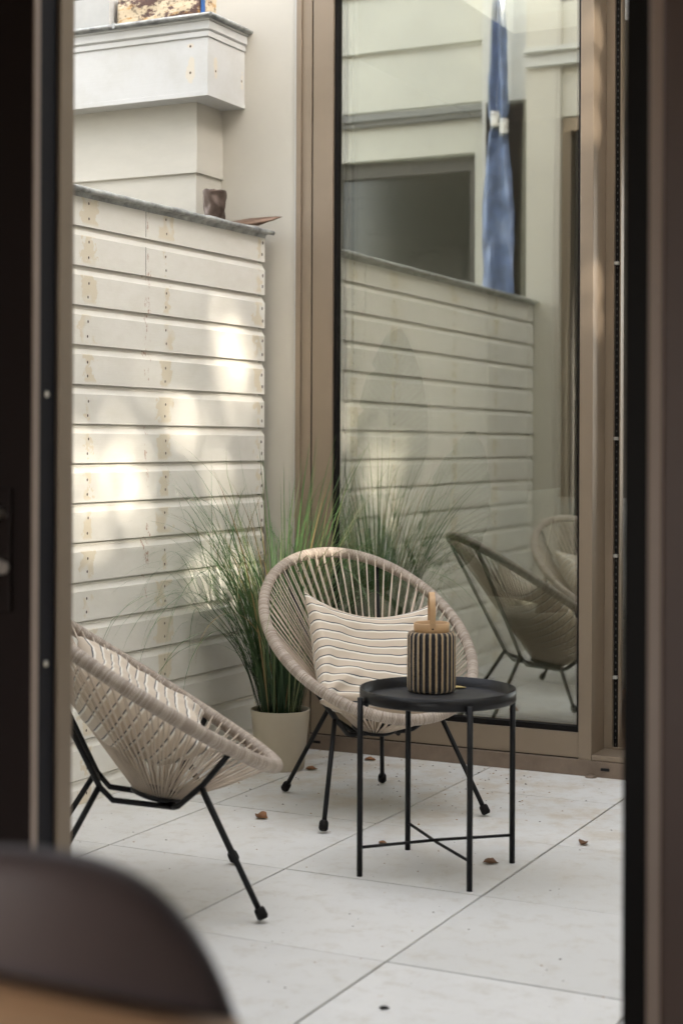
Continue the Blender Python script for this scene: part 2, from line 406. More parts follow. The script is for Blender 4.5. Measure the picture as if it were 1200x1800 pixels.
k = MB(); k.v = [(.300, Y0+.035, .17), (1.322, Y0+.035, .17), (1.322, Y0+.035, 3.105), (.300, Y0+.035, 3.105)]; k.face([0, 1, 2, 3])
sub(k.build('glass_pane', M_glass), win)
k = MB(); nn = 24      # inner pane of the double glazing, very slightly bowed
for i in range(nn+1):
    for j in range(nn+1):
        u, v = i/nn, j/nn; k.v.append((.305+1.012*u, Y0+.055-.0022*sin(pi*u)*sin(pi*v)+.0012*u, .18+2.92*v))
for i in range(nn):
    for j in range(nn): a = i*(nn+1)+j; k.face([a, a+nn+1, a+nn+2, a+1], sm=True)
sub(k.build('inner_pane', M_glass2), win)
k = MB()   # inner pane edge spacers seen through the glass
k.box(.318, .326, Y0+.0405, Y0+.0505, .19, 3.09); k.box(.338, .352, Y0+.075, Y0+.11, .06, 3.2); k.box(1.300, 1.306, Y0+.0405, Y0+.0505, .19, 3.09)
k.box(.318, 1.306, Y0+.0405, Y0+.0505, .183, .190)
sub(k.build('glazing_spacer', mat('spacer', (.40, .37, .33), .5), None), win)
k = MB(); k.box(.1275, 3.4, Y0-.012, Y0+.0, .0, .0585); k.box(.1275, 3.4, Y0-.0005, Y0+.16, .002, .060)
sl = sub(k.build('sill', M_bronzed, bevel=.0015), win)
k = MB(); k.box(.1946, 1.45, Y0+.002, Y0+.02, .0602, .0636); sub(k.build('sill_gap', M_dark), win)
# drain caps on the sill
for xd in (.235, 1.437):
    k = MB(); k.box(xd-.017, xd+.017, Y0-.016, Y0-.012, .026, .037); sub(k.build('drain_cap', M_black, bevel=.002), sl)
k = MB(); k.lathe([(.022, 0), (.022, .003), (.014, .009), (0.0001, .010)], (1.385, Y0-.02), 20); sub(k.build('floor_stop', M_bronzed), sl)
# right hand sliding door, set back
k = MB(); k.box(1.330, 1.381, Y0-.004, Y0+.155, .055, T); 
dr = local(k.build('sliding_door', M_bronze, bevel=.002), gh)
k = MB(); k.box(1.3815, 1.414, Y0+.150, Y0+.20, .064, T-.03); k.box(1.404, 1.409, Y0+.146, Y0+.150, .87, 1.10)
sub(k.build('door_jamb', M_bronze, bevel=.001), dr)
k = MB(); k.box(1.414, 1.434, Y0+.17, Y0+.20, .066, T-.03); sub(k.build('brush_seal', M_dark), dr)
k = MB()
for i in range(110): k.box(1.4195, 1.4235, Y0+.168, Y0+.170, .09+i*.026, .098+i*.026)
sub(k.build('seal_bristle_row', mat('bristle', (.06, .06, .055), .6)), dr)
for zc in (1.93, 1.262, .815, .352):
    k = MB(); k.box(1.415, 1.431, Y0+.150, Y0+.168, zc-.006, zc+.006); sub(k.build('seal_clip', mat('clip_metal', (.7, .7, .68), .3, metal=.8), bevel=.001), dr)
k = MB(); k.box(1.3816, 3.4, Y0-.003, Y0+.165, .0602, .080); k.box(1.3818, 3.4, Y0+.148, Y0+.152, .0802, .088)
sub(k.build('door_track', M_bronze, bevel=.002), dr)
k = MB(); k.box(1.434, 1.439, Y0+.16, Y0+.20, .066, T-.03); k.box(2.35, 2.43, Y0+.16, Y0+.20, .066, T-.03); sub(k.build('door_stile', M_bronze), dr)
k = MB(); k.v = [(1.52, Y0+.18, .17), (2.35, Y0+.18, .17), (2.35, Y0+.18, 3.15), (1.52, Y0+.18, 3.15)]; k.face([0, 1, 2, 3])
sub(k.build('door_glass', M_glass), dr)

# ------------------------------------------------------------------ neighbouring house with boxed gutter (upper left)
nh = empty('neighbour_house', (-1.2, -.15, 0), label='cream lap-sided neighbouring house wall with deep white boxed gutter', cat='building')
xs, xb = -.230, -.119
k = MB()
k.box(-3.4, xs, -.110, Y0-.001, 0, 2.345); 
local(k.build('lower_siding', M_creamw), nh)
k = MB(); k.hexa([(-3.4, -.122, 2.338), (xs+.010, -.122, 2.338), (xs+.010, Y0-.001, 2.338), (-3.4, Y0-.001, 2.338), (-3.4, -.112, 2.66), (xs+.002, -.112, 2.66), (xs+.002, Y0-.001, 2.66), (-3.4, Y0-.001, 2.66)])
local(k.build('upper_siding', M_creamw), nh)
def trim_mat():
    M = mat('white_gutter_board', (.72, .715, .68), .5); kk = NB(M); co = kk.coord(); x, y, z = kk.sep(co)
    gr = kk.noise(kk.scale(co, (2, 2, 50)), 3.0, 5)
    col = kk.mix(kk.ramp(kk.noise(co, 4.0, 5, .7), .35, .7), (.53, .53, .52), (.48, .475, .45))
    for (cx, cy, cz, rx, rz) in ((-.200, -.21, 2.727, .022, .055), (-.106, -.145, 2.745, .020, .060), (-.106, .065, 2.735, .018, .06), (-.20, -.21, 2.83, .018, .010)):
        pv = kk.n.new('ShaderNodeCombineXYZ')
        kk.l.new(kk.math('DIVIDE', kk.math('SUBTRACT', x, cx), rx), pv.inputs[0])
        kk.l.new(kk.math('DIVIDE', kk.math('SUBTRACT', y, cy), rx), pv.inputs[1])
        kk.l.new(kk.math('DIVIDE', kk.math('SUBTRACT', z, cz), rz), pv.inputs[2])
        ln = kk.n.new('ShaderNodeVectorMath'); ln.operation = 'LENGTH'; kk.l.new(pv.outputs[0], ln.inputs[0])
        d = kk.math('ADD', ln.outputs[1], kk.math('MULTIPLY', kk.math('SUBTRACT', kk.noise(co, 30, 3), .5), 1.2))
        col = kk.mix(kk.math('MULTIPLY', kk.math('SUBTRACT', 1.0, kk.ramp(d, .85, 1.0)), .55), col, (.62, .53, .38))
    kk.l.new(col, kk.b.inputs['Base Color']); kk.bump(gr, .3, .0015); return M
M_trim = trim_mat()
k = MB(); k.box(-3.4, xb, -.206, Y0-.0015, 2.645, 2.860)
k.box(-3.4, xb+.003, -.209, Y0-.0015, 2.625, 2.6445)
for (hx, hy, hz, ax) in ((-.200, -.2068, 2.722, 0), (-.200, -.2068, 2.828, 0), (xb+.0006, -.145, 2.733, 1), (xb+.0006, .062, 2.735, 1)):
    c = len(k.v)
    for j in range(8):
        k.v.append((hx+(.0045*cos(pi*j/4) if ax == 0 else 0), hy+(.0045*cos(pi*j/4) if ax else 0), hz+.0055*sin(pi*j/4)))
    k.face([c+j for j in range(8)], mi=1)
gb = local(k.build('gutter_box', [M_trim, M_screw], bevel=.001), nh)
# stepped cornice, mitred round the corner
k = MB()
for i, (a, z0_, z1_) in enumerate(((.006, 2.8605, 2.884), (.010, 2.8845, 2.888), (.013, 2.8885, 2.922), (.018, 2.9225, 2.930))):
    k.box(-3.4, xb+a, -.206-a, Y0-.002, z0_, z1_)
sub(k.build('cornice', M_trim, bevel=.0015), gb)
k = MB(); k.box(-3.4, xb+.024, -.232, Y0-.002, 2.9305, 2.944)
k.tube([(-3.4, -.236, 2.940), (-1, -.236, 2.942), (xb+.028, -.236, 2.940)], .0085, 10); k.tube([(xb+.030, -.236, 2.940), (xb+.030, -.05, 2.941), (xb+.030, Y0, 2.940)], .0085, 10)
k.box(-.55, -.54, -.2455, -.230, 2.93, 2.9505)
sub(k.build('zinc_edge', M_zinc), gb)
wbox('roof_upstand', mat('dark_roofing', (.05, .045, .045), .8), nh, (-3.4, -.5, .0, Y0-.003, 2.945, 3.9))

# things standing on the gutter box
k = MB(); k.box(-.98, -.585, -.215, -.09, 2.945, 3.075)
tag(k.build('timber_block', mat('chalky_block_paint', (.40, .40, .385), .6, noise_amt=.08, noise_scale=12), bevel=.003), 'white painted timber block on the gutter ledge at upper left', 'timber')
def peel_mat():
    M = mat('peeling_wood', (.3, .2, .12), .8); kk = NB(M); co = kk.coord()
    a = kk.noise(kk.scale(co, (6, 6, 22)), 1.6, 6, .75); b_ = kk.noise(kk.scale(co, (1, 1, 2.2)), 9.0, 5, .7)
    col = kk.mix(kk.ramp(b_, .44, .50), (.10, .055, .045), (.55, .45, .31))
    col = kk.mix(kk.math('MULTIPLY', kk.ramp(a, .54, .62), .8), col, (.42, .22, .06))
    col = kk.mix(kk.math('MULTIPLY', kk.ramp(kk.noise(co, 45, 4), .56, .62), .6), col, (.05, .03, .025))
    kk.l.new(col, kk.b.inputs['Base Color']); kk.bump(b_, .9, .008); return M
k = MB(); nx, nz = 40, 10; b = 0
x0_, x1_ = -.560, -.168
def bp_(i, j, side):
    x = x0_+(x1_-x0_)*i/nx; z = 2.947+.13*j/nz
    d = .010*noise.noise(Vector((x*14, z*20, side*5)))
    return (x, -.19+d if side == 0 else -.06, z+ (.012*noise.noise(Vector((x*10, 3, 0))) if j == nz else 0))
for side in (0, 1):
    for i in range(nx+1):
        for j in range(nz+1): k.v.append(bp_(i, j, side))
N1 = (nx+1)*(nz+1)
for i in range(nx):
    for j in range(nz):
        a = i*(nz+1)+j; q = [a, a+nz+1, a+nz+2, a+1]; k.face(q, sm=True); k.face([N1+t for t in q[::-1]])
    a = i*(nz+1)+nz; k.face([a, a+nz+1, N1+a+nz+1, N1+a])
for j in range(nz):
    a = nx*(nz+1)+j; k.face([a, N1+a, N1+a+1, a+1]); k.face([j+1, N1+j+1, N1+j, j])
tag(k.build('salvaged_beam', peel_mat()), 'weathered beam with peeling brown paint lying on the gutter ledge', 'beam')
k = MB(); k.box(-.1665, -.156, -.185, -.165, 2.946, 3.10)
tag(k.build('plastic_crate_edge', mat('blue_plastic', (.02, .10, .32), .4), bevel=.002), 'narrow blue plastic board standing at the end of the peeling beam', 'board')

# bent metal piece and copper flashing on the wall cap
M_oldmetal = mat('tarnished_metal', (.105, .075, .06), .42, metal=.55, noise_amt=.5, noise_scale=26, bump=.6, bump_scale=45, rvar=.15)
k = MB(); n1, n2 = 26, 14; c0 = Vector((-.115, -.155, 2.122))
for i in range(n1+1):
    an = radians(-150+ 215*i/n1)
    for j in range(n2+1):
        t = j/n2; r = (.038+.010*t**.6)*(1+.22*noise.noise(Vector((an*1.2, t*3, 2))))
        p = c0+Vector((r*cos(an)*1.05*.9, r*sin(an)*.9*1.2, t*.128+.006*noise.noise(Vector((an*2, 7, 0)))*t))
        k.v.append(tuple(p))
for i in range(n1):
    for j in range(n2): a = i*(n2+1)+j; k.face([a, a+n2+1, a+n2+2, a+1], sm=True)
o = k.build('metal_offcut', M_oldmetal); sd = o.modifiers.new('solid', 'SOLIDIFY'); sd.thickness = .002
tag(o, 'curled dark brown metal offcut standing on the zinc wall cap', 'metal piece')
M_copper = mat('stained_copper', (.17, .105, .07), .45, metal=.45, noise_amt=.55, noise_scale=22, bump=.4, bump_scale=40, rvar=.15)
k = MB(); A = Vector((-.125, -.10, 2.124)); Bp = Vector((-.055, -.245, 2.118)); Cp = Vector((.018, -.035, 2.117)); D = Vector((.088, .040, 2.160)); E2 = Vector((-.05, .06, 2.150))
n_ = 10; 
for i in range(n_+1):
    for j in range(n_+1):
        u, v = i/n_, j/n_
        p = (A*(1-u)+E2.lerp(D, .0)*0 + D*u*0)
        p = (Bp*(1-v)+A*v)*(1-u) + (Cp*(1-v)+D*v)*u
        p = p+Vector((0, 0, .010*sin(u*pi)*v+.004*noise.noise(Vector((u*4, v*4, 9)))))
        k.v.append(tuple(p))
for i in range(n_):
    for j in range(n_): a = i*(n_+1)+j; k.face([a, a+n_+1, a+n_+2, a+1], sm=True)
o = k.build('copper_flashing', M_copper); sd = o.modifiers.new('solid', 'SOLIDIFY'); sd.thickness = .0015
tag(o, 'pointed scrap of stained copper flashing jutting over the wall corner', 'flashing')

# ------------------------------------------------------------------ camera-side house (we look out of its sliding door)
oh = empty('near_house', (1.3, -3.4, 0), label='dark interior house whose open sliding door frames the patio', cat='building')
M_dkb = mat('dark_interior_paint', (.016, .0105, .010), .6, spec=.2, noise_amt=.08)
wbox('outer_wall', M_cream, oh, (-.13, .085, -3.55, -3.27, 0, 7.6), (.085, 4.2, -3.55, -3.30, 3.215, 7.6), (2.68, 3.6, -3.55, -3.30, 0, 3.215), (3.6, 4.2, -3.55, -3.30, 0, 3.215))  # extra height above the roof, out of view, added to cut sky light
wbox('cornice', M_white, oh, (-.13, 3.59, -3.268, -3.24, 3.52, 3.60), (-.13, 3.59, -3.268, -3.21, 3.60, 3.63))
wbox('interior_wall', M_dkb, oh, (-.5, -.4, -9, -3.56, 0, 3.3), (4.6, 4.7, -9, -3.56, 0, 3.3), (-.4, 1.2, -9, -8.9, 0, 3.3), (3.6, 4.6, -9, -8.9, 0, 3.3), (1.2, 3.6, -9, -8.9, 2.4, 3.3), (-.4, .08, -3.60, -3.56, 0, 3.3), (2.70, 4.6, -3.60, -3.56, 0, 3.3))  # opening behind the camera added to let sky light onto the frames
wbox('ceiling', M_dkb, oh, (-.5, 4.7, -9, -3.56, 3.3, 3.4))
wbox('roof', mat('roof_felt', (.08, .08, .08), .9), oh, (-.13, 4.7, -9, -3.3, 3.91, 3.98))
wbox('interior_floor', M_wood, oh, (-.4, 4.6, -8.9, -3.56, -.03, .01))
# door frame
fr_ = wbox('door_frame', M_bronze, oh, (.085, .14, -3.50, -3.31, 0, 3.21), (.14, 2.69, -3.50, -3.31, 3.13, 3.21), (.14, 2.69, -3.5, -3.31, -.02, .012), bevel=.002)
M_jin = mat('inner_jamb_paint', (.38, .30, .25), .5, noise_amt=.06)
M_jdark = mat('inner_jamb_dark', (.085, .052, .042), .5, noise_amt=.06)
sub(boxo('jamb_gasket', M_dark, None, (2.535, 2.575, -3.42, -3.30, .013, 3.129)), fr_)
sub(boxo('jamb_bead', M_jin, None, (2.5752, 2.598, -3.44, -3.31, .013, 3.129), bevel=.004), fr_)
sub(boxo('jamb_casing', M_jdark, None, (2.5985, 2.69, -3.455, -3.31, .013, 3.129), bevel=.006), fr_)
# sliding leaf on the left
lf = wbox('door_leaf', M_dkb, oh, (1.36, 1.4748, -3.422, -3.405, .03, 3.12), (.16, .28, -3.42, -3.341, .03, 3.12), (.28, 1.36, -3.42, -3.341, .03, .13), (.28, 1.36, -3.42, -3.341, 3.02, 3.12), bevel=.001)
k = MB(); k.box(1.36, 1.4745, -3.3405, -3.298, .03, 3.12)
sub(k.build('leaf_outer_profile', M_bronze, bevel=.003), lf)
k = MB(); k.box(1.36, 1.466, -3.4045, -3.341, .03, 3.12)
sub(k.build('edge_gasket', mat('edge_seal', (.009, .009, .014), .5, spec=.2)), lf)
k = MB(); k.box(1.4749, 1.4785, -3.422, -3.405, .03, 3.12); sub(k.build('edge_lip', M_jin), lf)
for zs in (1.325, .846):
    k = MB(); k.tube([(1.465, -3.372, zs), (1.4705, -3.372, zs)], .0055, 12); sub(k.build('screw', mat('screw_steel', (.75, .72, .65), .25, metal=.9)), lf)
k = MB(); k.v = [(.28, -3.38, .13), (1.36, -3.38, .13), (1.36, -3.38, 3.02), (.28, -3.38, 3.02)]; k.face([0, 1, 2, 3])
sub(k.build('leaf_glass', M_glass), lf)
M_handle = mat('handle_metal', (.5, .46, .43), .35, metal=.7)
k = MB(); k.box(1.405, 1.437, -3.432, -3.4225, .94, 1.16); 
hd = sub(k.build('handle_plate', M_dkb, bevel=.003), lf)
k = MB(); k.tube([(1.421, -3.432, 1.115), (1.421, -3.462, 1.115), (1.418, -3.472, 1.11), (1.40, -3.474, 1.112), (1.30, -3.474, 1.108)], .0095, 12)
sub(k.build('handle_lever', M_handle), lf)
k = MB(); k.tube([(1.424, -3.432, 1.02), (1.424, -3.437, 1.02)], .012, 16); k.box(1.4225, 1.4262, -3.455, -3.437, 1.008, 1.035)
sub(k.build('key_cylinder', M_handle), lf)
k = MB(); k.box(.10, .14, -3.345, -3.33, 0, 0)

# house seen in the window's reflection, beyond the boarded wall
rh = empty('side_house', (-2.2, -4.2, 0), label='pale lap-boarded house with wide dark window seen reflected in glass', cat='building')
M_rh = mat('grey_siding', (.50, .49, .43), .6, noise_amt=.08, noise_scale=3)
YR = -4.06
wl = wbox('wall', M_rh, rh, (-5, -1.85, YR-.4, YR, 0, 3.19), (-5, -.62, YR-.4, YR, 3.19, 5.6), (-1.85, -.77, YR-.4, YR, 0, 2.0), (-.77, -.62, YR-.4, YR, 0, 3.19))
k = MB()
for zc in (3.52, 3.93, 4.33, 4.75, 5.15): 
    k.hexa([(-5, YR+.002, zc), (-.62, YR+.002, zc), (-.62, YR+.034, zc), (-5, YR+.034, zc), (-5, YR+.002, zc+.37), (-.62, YR+.002, zc+.37), (-.62, YR+.006, zc+.37), (-5, YR+.006, zc+.37)])
local(k.build('lap_board', M_rh), rh)
wbox('cornice', mat('grey_moulding', (.20, .20, .19), .5), rh, (-5, -.62, YR+.002, YR+.07, 3.455, 3.50), (-5, -.62, YR+.002, YR+.04, 3.42, 3.4545))
rw = wbox('window', mat('window_trim_dark', (.06, .055, .045), .5), rh, (-1.85, -.77, YR-.12, YR-.06, 3.08, 3.19), (-.83, -.77, YR-.12, YR-.06, 2.0, 3.08), (-1.85, -.831, YR-.12, YR-.065, 2.0, 2.06))
k = MB(); k.v = [(-1.85, YR-.10, 2.06), (-.83, YR-.10, 2.06), (-.83, YR-.10, 3.08), (-1.85, YR-.10, 3.08)]; k.face([0, 1, 2, 3])
pane = bpy.data.materials.new('dark_pane'); pane = mat('dark_pane', (.018, .02, .016), .15, noise_amt=.3, noise_scale=1.5, stretch=(1, 1, 5))
sub(k.build('pane', pane), rw)
wbox('corner_post', M_white, rh, (-.60, -.36, -3.95, -3.75, 0, 5.6), (-.35, -.14, -3.90, -3.60, 0, 5.6))
# blue tarpaulin hanging by the corner post
k = MB(); n1, n2 = 18, 60
for i in range(n1+1):
    for j in range(n2+1):
        t = j/n2; z = 4.6-2.5*t; u = i/n1
        wdt = .035+.17*max(0, (t-.12))**.8*(1-.75*math.exp(-((z-3.2)/.07)**2)) if z > 2.1 else .2
        if z < 3.2: wdt = .10+.10*min(1, (3.2-z)/.5)*(1-.15*max(0, 2.8-z))
        x = -.375+(u-.5)*wdt*1.1; y = -3.45+.022*sin(u*9+z*2.2)+.022*noise.noise(Vector((u*4, z*7, 0)))
        k.v.append((x, y, z))
for i in range(n1):
    for j in range(n2): a = i*(n2+1)+j; k.face([a, a+n2+1, a+n2+2, a+1], sm=True)
tag(k.build('blue_tarpaulin', mat('tarpaulin', (.15, .21, .37), .35, noise_amt=.6, noise_scale=9)), 'blue tarpaulin strip hanging bunched down beside pale corner post', 'tarpaulin')
for xx, zz in ((-.385, 3.22), (-.325, 3.17)):
    k = MB(); n1 = 14
    for i in range(n1+1):
        for j in range(9):
            an = 2*pi*j/8; r = .028*(1+.5*noise.noise(Vector((i*.9, j*1.3, xx*9))))
            k.v.append((xx+r*cos(an), -3.415+r*.6*sin(an), zz+.09*(i/n1)))
    for i in range(n1):
        for j in range(8): a = i*9+j; k.face([a, a+1, a+10, a+9], sm=False)
    tag(k.build('tape_bunch', mat('silver_tape', (.7, .68, .64), .3, metal=.3)), ('crumpled white tape knot tying the blue tarpaulin, the left one' if xx < -.35 else 'crumpled white tape knot tying the blue tarpaulin, the right one'), 'tape', 'tape knots on the tarpaulin')

# added screen out of view at right, its slots shape the sun patches
bw = empty('added_sun_screen', (3.65, -1.6, 0), label='added tall cream screen out of view, small slots shaping sun patches', cat='wall')
HOLES = []
def hole(px, py, pz, w, h):      # slot that lets the sun reach the point (px,py,pz)
    t_ = (3.62-px)/SUN.x; HOLES.append((py+SUN.y*t_, pz+SUN.z*t_, w, h))
hr_ = random.Random(4); SP = []
for (cy, cz, sy, sz, cnt) in ((-.22, 1.58, .11, .15, 9), (-.92, 1.10, .08, .20, 8), (-1.16, 1.10, .04, .14, 5), (-.55, 1.28, .16, .16, 5), (-.30, 1.16, .12, .08, 3)):
    for q in range(cnt): SP.append((0, cy+hr_.gauss(0, sy*.7), cz+hr_.gauss(0, sz*.7), hr_.uniform(.025, .050), hr_.uniform(.03, .05)))
for (hx, hy, hz, hw_, hh) in SP+[
    (0, -.40, .70, .080, .060), (0, -.27, .63, .085, .070), (0, -.14, .70, .08, .08), (0, -.30, .80, .06, .05),
    (1.39, .13, 1.86, .075, .055), (1.39, .14, 1.72, .05, .06), (1.39, .10, 2.45, .06, .07), (1.39, .10, 2.62, .06, .07), (1.39, .12, 2.8, .06, .07)]: hole(hx, hy, hz, hw_, hh)
ys = sorted({-3.3, .09} | {round(h_[0]-h_[2]/2, 4) for h_ in HOLES} | {round(h_[0]+h_[2]/2, 4) for h_ in HOLES})
zs_ = sorted({0, 5.6} | {round(h_[1]-h_[3]/2, 4) for h_ in HOLES} | {round(h_[1]+h_[3]/2, 4) for h_ in HOLES})
k = MB()
for a, c in zip(ys, ys[1:]):
    for e, f_ in zip(zs_, zs_[1:]):
        my, mz = (a+c)/2, (e+f_)/2
        if any(abs(my-h_[0]) < h_[2]/2 and abs(mz-h_[1]) < h_[3]/2 for h_ in HOLES): continue
        k.box(3.616, 3.624, a, c, e, f_)
local(k.build('slotted_screen_panel', M_creamw), bw)

# ------------------------------------------------------------------ rope armchairs
def rim_pt(T):
    a, b_, th, egg, e4 = .450, .353, .575, .024, .010
    u = a*cos(T); s_ = b_*sin(T)*(1-egg*cos(T))
    return Vector((u*cos(th), s_, .588-u*sin(th)+e4*cos(T)**2))       # local x = f + .303
def L(f_, s_, z): return (f_+.303, s_, z)
def make_chair(loc, yaw, label, seed):
    rnd = random.Random(seed)
    ch = empty('rope_armchair', loc, yaw, label=label, cat='chair', group='round rope armchairs on the patio')
    k = MB(); k.tube([rim_pt(2*pi*i/180) for i in range(180)], .0190, 14, closed=True,
                     rf=None)
    k.build('wrapped_rim', M_wrap, ch)
    k = MB(); NC = 68
    for i in range(NC):
        T = 2*pi*(i+.5)/NC
        for q, dT in ((0, -.006), (1, .008)):
            p0 = rim_pt(T+dT); c = Vector((0, 0, .588)); inw = (c-p0); inw.z *= 1
            nrm = Vector((sin(.575), 0, cos(.575)))
            p0 = p0 + nrm*(.012 if q else -.010) + inw.normalized()*.010
            Th = T+ (.05 if q else -.02)
            h_ = Vector((.053-.0+.062*cos(Th), .070*sin(Th), .283-.03*cos(Th)*.5+(.004 if q else -.002)))
            mid = (p0+h_)/2 + Vector((0, 0, -.004-.004*rnd.random()))
            k.tube([p0, p0.lerp(mid, .5)+Vector((0, 0, -.001)), mid, mid.lerp(h_, .5), h_], .0024, 6)
    k.build('cord_webbing', M_cord, ch)
    # hub ring under the seat
    k = MB(); k.tube([(.053+.064*cos(t_), .072*sin(t_), .280-.016*cos(t_)) for t_ in [2*pi*i/28 for i in range(28)]], .009, 8, closed=True)
    # front and rear carrying rods
    for sg in (1,):
        A1 = rim_pt(radians(55)); A2 = rim_pt(radians(-55))
        k.tube([A1+Vector((0, 0, -.012)), L(-.146, .196, .340), L(-.205, .122, .270), L(-.213, .105, .264), L(-.213, -.105, .264), L(-.205, -.122, .270), L(-.146, -.196, .340), A2+Vector((0, 0, -.012))], .0080, 8)
        B1 = rim_pt(radians(150)); B2 = rim_pt(radians(-150))
        k.tube([B1+Vector((-.004, 0, -.014)), L(-.41, .10, .325), L(-.375, .085, .285), L(-.21, .070, .256)], .0080, 8)
        k.tube([B2+Vector((-.004, 0, -.014)), L(-.41, -.10, .325), L(-.375, -.085, .285), L(-.21, -.070, .256)], .0080, 8)
        k.tube([L(-.41, .10, .318), L(-.41, -.10, .318)], .0070, 8)
    k.build('steel_frame', M_black, ch)
    for (j, ft) in (((-.150, .190), (0, .293)), ((-.150, -.190), (0, -.293)), ((-.412, .10), (-.597, .190)), ((-.412, -.10), (-.597, -.190))):
        zj = .335 if j[0] > -.3 else .325
        k = MB(); k.tube([L(j[0], j[1], zj), L(ft[0], ft[1], .012)], .0082, 10)
        lg = k.build('leg', M_black, ch)
        d = (Vector(L(j[0], j[1], zj))-Vector(L(ft[0], ft[1], .012))).normalized(); f0 = Vector(L(ft[0], ft[1], .014))
        k = MB(); k.tube([f0-d*.006+Vector((0, 0, 0)), f0, f0+d*.020, f0+d*.026], [.011, .0155, .0150, .012], 12)
        k.build('foot_cap', M_dark, lg)
    return ch
o_R, f_R = Vector((1.078, -.921, 0)), radians(-40.17)
o_L, f_L = Vector((1.005, -1.831, 0)), radians(37.33)
def root(o_, a): return (o_.x-.303*cos(a), o_.y-.303*sin(a), 0)
make_chair(root(o_R, f_R), f_R, 'round beige rope armchair on black legs beside the potted grass', 1)
make_chair(root(o_L, f_L), f_L, 'round beige rope armchair seen from its side nearest the left door edge', 2)

def make_cushion(name, parent_loc, yaw, center, pitch, roll, size, thick, seed, label, stripe_rot=False, tilt=0):
    """square scatter cushion: u across, v up; built in chair-local axes then placed"""
    k = MB(); N = 56
    n0 = Vector((cos(pitch), 0, sin(pitch))); vup = Vector((-sin(pitch), 0, cos(pitch))); uac = Vector((0, 1, 0))
    ca, sa = cos(roll), sin(roll)
    uac, vup = uac*ca+vup*sa, vup*ca-uac*sa
    uac, n0 = uac*cos(tilt)+n0*sin(tilt), n0*cos(tilt)-uac*sin(tilt)
    for side in (1, -1):
        for i in range(N+1):
            for j in range(N+1):
                u, v = -1+2*i/N, -1+2*j/N
                hu = size/2*(1-.10*(1-v*v)**1.0*abs(u)**3); hv = size/2*(1-.10*(1-u*u)**1.0*abs(v)**3)
                e = max(0., (1-u**4)*(1-v**4))
                th = thick/2*e**.55*(1-.25*abs(u*v))
                wr = .012*noise.noise(Vector((u*1.6+seed, v*2.4, side)))+.0035*noise.noise(Vector((u*5+seed, v*5, side*3)))
                # creases running out of the corners
                for (cu, cv, am) in ((1, -1, .012), (-1, 1, .008), (1, 1, .010), (-1, -1, .020)):
                    d = math.hypot(u-cu, v-cv); an = atan2(v-cv, u-cu)
                    wr += am*math.exp(-d*1.8)*sin(an*11+seed+2.5*d)*min(1, d*3)
                # top edge sag and bending into the bowl
                sag = -.030*(1-u*u)*max(0, v)
                bend = (.035 if tilt else .070)*u*u + .05*max(0, -v)**2 + .03*max(0,v)**2
                p = Vector(center) + uac*(u*hu) + vup*(v*hv+sag) + n0*(side*th+wr*e**.5+bend)
                k.v.append(tuple(p))
    M1 = (N+1)**2
    for i in range(N):
        for j in range(N):
            a = i*(N+1)+j; q = [a, a+N+1, a+N+2, a+1]
            uv = [(i/N, j/N), ((i+1)/N, j/N), ((i+1)/N, (j+1)/N), (i/N, (j+1)/N)]
            if stripe_rot: uv = [(y_, x_) for x_, y_ in uv]
            k.face(q, uv, 0, True); k.face([M1+t_ for t_ in q[::-1]], uv[::-1], 0, True)
    o = k.build(name, M_fab)
    o.location = parent_loc; o.rotation_euler = (0, 0, yaw)
    ss = o.modifiers.new('weld', 'WELD'); ss.merge_threshold = .0002
    return tag(o, label, 'cushion', 'striped scatter cushions')
CR = make_cushion('striped_cushion', root(o_R, f_R), f_R, (-.0, -.0, .465), radians(42), radians(-9), .475, .175, 3,
             'beige cushion with thin navy stripes lying across the chair behind the tray table')
CL = make_cushion('striped_cushion', root(o_L, f_L), f_L, (-.030, .0, .502), radians(55), 0, .43, .175, 9,
             'beige cushion with navy and white stripes seen through the cords of the nearer chair', tilt=radians(5))

# ------------------------------------------------------------------ tray table
TC = Vector((1.382, -1.384, 0))
tt = empty('tray_table', TC, 0, label='round black metal tray table on four thin crossed legs', cat='table')
k = MB(); k.lathe([(.0001, .499), (.215, .499), (.2235, .503), (.2245, .531), (.2270, .531), (.2270, .498), (.222, .4945), (.0001, .4945)], n=96)
k.build('tray', mat('tray_black', (.0075, .0075, .0085), .38, spec=.3, bump=.12, bump_scale=60, rvar=.1, noise_amt=.4, noise_scale=20), tt, bevel=0)
k = MB(); k.lathe([(.0001, .4996), (.214, .4996), (.2195, .5004)], n=96)
k.build('tray_floor', mat('dusty_tray_floor', (.030, .029, .030), .5, noise_amt=.45, noise_scale=24, bump=.15, bump_scale=80), tt)
for sx in (-1, 1):
    for sy in (-1, 1):
        d = Vector((sx, sy, 0)).normalized(); c = d*.2385
        k = MB(); k.tube([c+Vector((0, 0, .0)), c+Vector((0, 0, .512))], .0085, 12)
        k.tube([c+Vector((0, 0, .500)), d*.215+Vector((0, 0, .489))], .006, 8)
        k.build('leg', M_black, tt)
for a in (1, -1):
    d = Vector((1, a, 0)).normalized(); zc = .083+(.0 if a > 0 else .0)
    k = MB(); k.tube([d*-.236+Vector((0, 0, .083)), Vector((0, 0, .083+.004*a)), d*.236+Vector((0, 0, .083))], .0048, 8); k.build('crossbar', M_black, tt)

